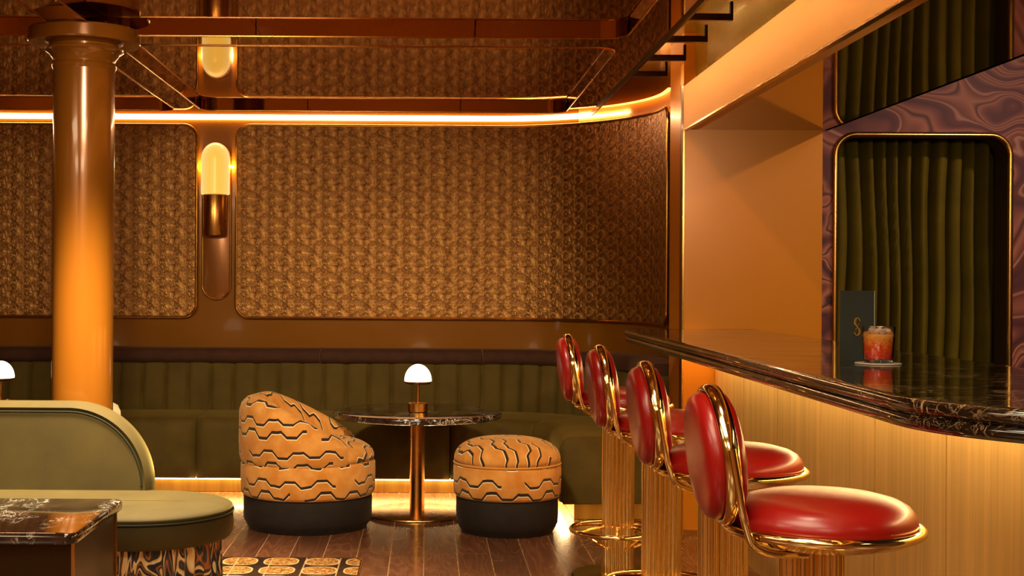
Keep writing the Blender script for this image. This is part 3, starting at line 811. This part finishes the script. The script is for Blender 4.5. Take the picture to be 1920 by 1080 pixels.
# ------------------------------------------------------------------ MENU, COASTER, COCKTAIL
mn = thing('menu', 'dark green folded menu with gold letter S standing on the bar counter', 'menu', (1.262, 4.07, 1.0705))
W, H = .106, .213
m = MB(); m.box(0, W, -.0015, .0015, 0, H); m.build('front_cover', 'menu_cover', mn, smooth=False)
m = MB(); m.box(0, .11, -.0015, .0015, 0, H); o = m.build('back_cover', 'menu_inside', mn, smooth=False); o.location = (W+.003, .004, 0); o.rotation_euler = (0, 0, radians(76))
m = MB(); m.box(W-.0022, W, -.0016, -.0023, 0, H); m.build('page_edge', 'menu_page', mn, smooth=False)
def letter_S():
    m = MB(); y = -.0035; cx, cz = .052, .103
    def arc(c, r0, r1, a0, a1, n=14): return [(cx+c[0]+r0*cos(radians(a0+(a1-a0)*k/n)), y, cz+c[1]+r1*sin(radians(a0+(a1-a0)*k/n))) for k in range(n+1)]
    p = arc((0, .0135), .0085, .013, 10, 200, 18)+[(cx, y, cz)]+arc((0, -.0135), .0085, .013, 20, -170, 18)
    m.tube(p, .0021, 6)
    p = arc((0, .0135), .0045, .011, 120, 350, 12); m.tube([(a, y-.0003, b) for a, _, b in p], .0011, 6)
    p = arc((0, -.0135), .0045, .011, -60, 170, 12); m.tube([(a, y-.0003, b) for a, _, b in p], .0011, 6)
    m.build('gold_letter', 'gold_foil', mn)
letter_S()
gx, gy, gz = 1.322, 3.90, 1.0705
m = MB(); m.lathe([(.064, 0), (.066, .0008), (.066, .0028), (.064, .0035), (.01, .0036)], 48, (gx, gy, gz)); o = m.build('coaster', 'coaster'); tag(o, 'thin round pale coaster under the red cocktail', 'coaster')
gl = thing('cocktail_glass', 'short tumbler of red and orange cocktail with ice standing on the coaster', 'drink', (gx, gy, gz+.0042))
m = MB(); m.lathe([(.030, 0), (.041, .001), (.042, .004), (.0485, .104), (.0483, .1055), (.0468, .1055), (.0462, .104), (.0408, .012), (.038, .009), (.001, .0085)], 64); m.build('glass', 'clear_glass', gl)
m = MB(); m.lathe([(.001, .0095), (.036, .0095), (.0402, .0125), (.0448, .080), (.043, .0815), (.001, .082)], 48); m.build('drink', 'drink_liquid', gl)
for i in range(9):
    a = i*2.4; r = .012+.016*(i % 3)/2; sz = .009+.003*random.random()
    m = MB(); m.lathe([(sz*.6, -sz), (sz, -sz*.5), (sz*1.05, sz*.4), (sz*.5, sz)], 7, (0, 0, 0))
    o = m.build('ice', 'ice', gl, smooth=False); o.location = (r*cos(a), r*sin(a), .083+.003*(i % 2)); o.rotation_euler = (i, i*1.7, i*.6)

# ------------------------------------------------------------------ MARBLED WALL WITH CURTAINED OPENING
# wall plane y = 6.95, opening is a rounded rectangle
fx0, fx1, fz0, fz1, fr_ = 2.125, 3.035, .30, 2.085, .105
m = MB(); lp = rounded([(fx0, fz0, fr_), (fx1, fz0, fr_), (fx1, fz1, fr_), (fx0, fz1, fr_)], 12, .1)
ox0, ox1, oz0, oz1 = 2.046, 4.0, 0., 3.0; cx, cz = (fx0+fx1)/2, (fz0+fz1)/2; outer = []
for (x, z) in lp:
    ex = (ox1 if x > cx else ox0)-cx; ez = (oz1 if z > cz else oz0)-cz; dx, dz = x-cx, z-cz
    t_ = min(abs(ex/dx) if abs(dx) > 1e-6 else 1e9, abs(ez/dz) if abs(dz) > 1e-6 else 1e9); outer.append((cx+dx*t_, cz+dz*t_))
for (kx, kz) in ((ox0, oz0), (ox1, oz0), (ox1, oz1), (ox0, oz1)):
    i = min(range(len(outer)), key=lambda q: math.dist(outer[q], (kx, kz))); outer[i] = (kx, kz)
m.grid([[(p[0], 6.95, p[1]) for p in outer], [(p[0], 6.95, p[1]) for p in lp]], closed_u=True)
struct(m.build('wall_marbled', 'agate_wall', smooth=False))
m = MB(); m.grid([[(p[0], 6.951, p[1]) for p in lp], [(p[0], 7.13, p[1]) for p in lp]], closed_u=True)
wn = struct(m.build('window_1', 'dark_jamb' if 'dark_jamb' in M else 'dark_wall'))
m = MB(); m.tube([(p[0], 6.940, p[1]) for p in lp], .015, 10, closed=True); m.build('frame', 'brass_trim', wn)
def curtain():
    m = MB(); rows = []; X = frange(2.0, 3.3, .005)
    for z in frange(.05, 2.3, .1):
        row = []
        for x in X:
            ph = x+.012*sin(z*2.1+x*9)+.008*sin(z*5.3+x*4)
            a = ph*2*pi/.08+1.3*sin(ph*7.3)+.7*sin(ph*17+1)
            y = 7.24+.07*sin(a)+.012*sin(a*2.13+1.1)+.02*sin(ph*11)
            row.append((x+.012*cos(a), y, z))
        rows.append(row)
    m.grid(rows); return m.build('curtain', 'curtain_velvet', angle=180)
tag(curtain(), 'dark olive velvet curtain hanging in folds behind the brass-framed opening', 'curtain')
m = MB(); m.box(1.95, 3.4, 7.40, 7.42, 0, 3.0); m.box(1.95, 1.98, 7.0, 7.40, 0, 3.0); m.box(3.37, 3.4, 7.0, 7.40, 0, 3.0); struct(m.build('wall_alcove', 'dark_wall', smooth=False))

# ------------------------------------------------------------------ LIGHTS
def spot(loc, target, power, size=70, blend=.8, col=(1., .84, .56), rad=.05):  # added spots without fixtures, each aimed to brighten one part of the room
    l = bpy.data.lights.new('added_spot', 'SPOT'); l.energy = power; l.spot_size = radians(size); l.spot_blend = blend; l.color = col; l.shadow_soft_size = rad
    o = bpy.data.objects.new('added_spot', l); COL.objects.link(o); o.location = loc
    d = Vector(target)-Vector(loc); o.rotation_euler = d.to_track_quat('-Z', 'Y').to_euler(); return o
def area(loc, sx, sy, power, col=(1., .83, .55), rot=(0, 0, 0)):  # large fill lights added out of view to lift the room and the brass
    l = bpy.data.lights.new('fill_light', 'AREA'); l.shape = 'RECTANGLE'; l.size = sx; l.size_y = sy; l.energy = power; l.color = col
    o = bpy.data.objects.new('fill_light', l); COL.objects.link(o); o.location = loc; o.rotation_euler = rot; return o
spot((.45, 2.6, 2.36), (.85, 3.3, .7), 40, 80, rad=.15)
spot((.45, 4.4, 2.36), (.85, 4.9, .7), 45, 80, rad=.15)
spot((-.1, 4.9, 2.36), (-.1, 7.4, .2), 230, 75, rad=.12)
spot((-1.25, 5.12, 2.37), (-1.3, 5.15, .4), 1300, 80, rad=.12)
spot((-.8, 4.0, 2.36), (-1.5, 5.85, .45), 500, 38, 1., rad=.1)
spot((-2.6, 4.8, 2.36), (-2.6, 8.0, .4), 90, 80, rad=.12)
spot((-1., 3.8, 2.36), (-1., 8.8, .9), 200, 60, 1.)
spot((1.7, 3.4, 2.06), (1.7, 6.9, 1.4), 150, 75, 1., rad=.1)
spot((3.7, 4.6, 2.9), (2.6, 7.0, 1.6), 190, 70, 1., col=(1., .76, .56))
area((-.3, 1.5, 2.42), 1.4, 1.6, 90)
area((-2.9, 1.5, 2.42), 1.4, 1.6, 80)
area((-.3, -1.5, 2.42), 1.4, 1.6, 90)
area((-2.9, -1.5, 2.42), 1.4, 1.6, 80)
area((2.9, .5, 2.99), 1.2, 2.5, 90)
w = bpy.data.worlds.new('World'); SC.world = w; w.use_nodes = True
w.node_tree.nodes['Background'].inputs[0].default_value = hexc('#3a2010'); w.node_tree.nodes['Background'].inputs[1].default_value = .0

# ------------------------------------------------------------------ CAMERA
cam = bpy.data.cameras.new('camera'); co = bpy.data.objects.new('camera', cam); COL.objects.link(co)
cam.sensor_width = 36; cam.lens = 2500/1920*36; cam.shift_x = 160/1920; cam.shift_y = -10/1920; cam.clip_start = .05
co.matrix_world = Matrix.Translation((0, 0, 1.3)) @ Matrix.Rotation(radians(90), 4, 'X') @ Matrix.Rotation(radians(.35), 4, 'Z')
SC.camera = co
SC.view_settings.view_transform = 'Standard'; SC.view_settings.look = 'None'; SC.view_settings.gamma = 1; SC.view_settings.use_curve_mapping = False
SC.view_settings.exposure = 0.0
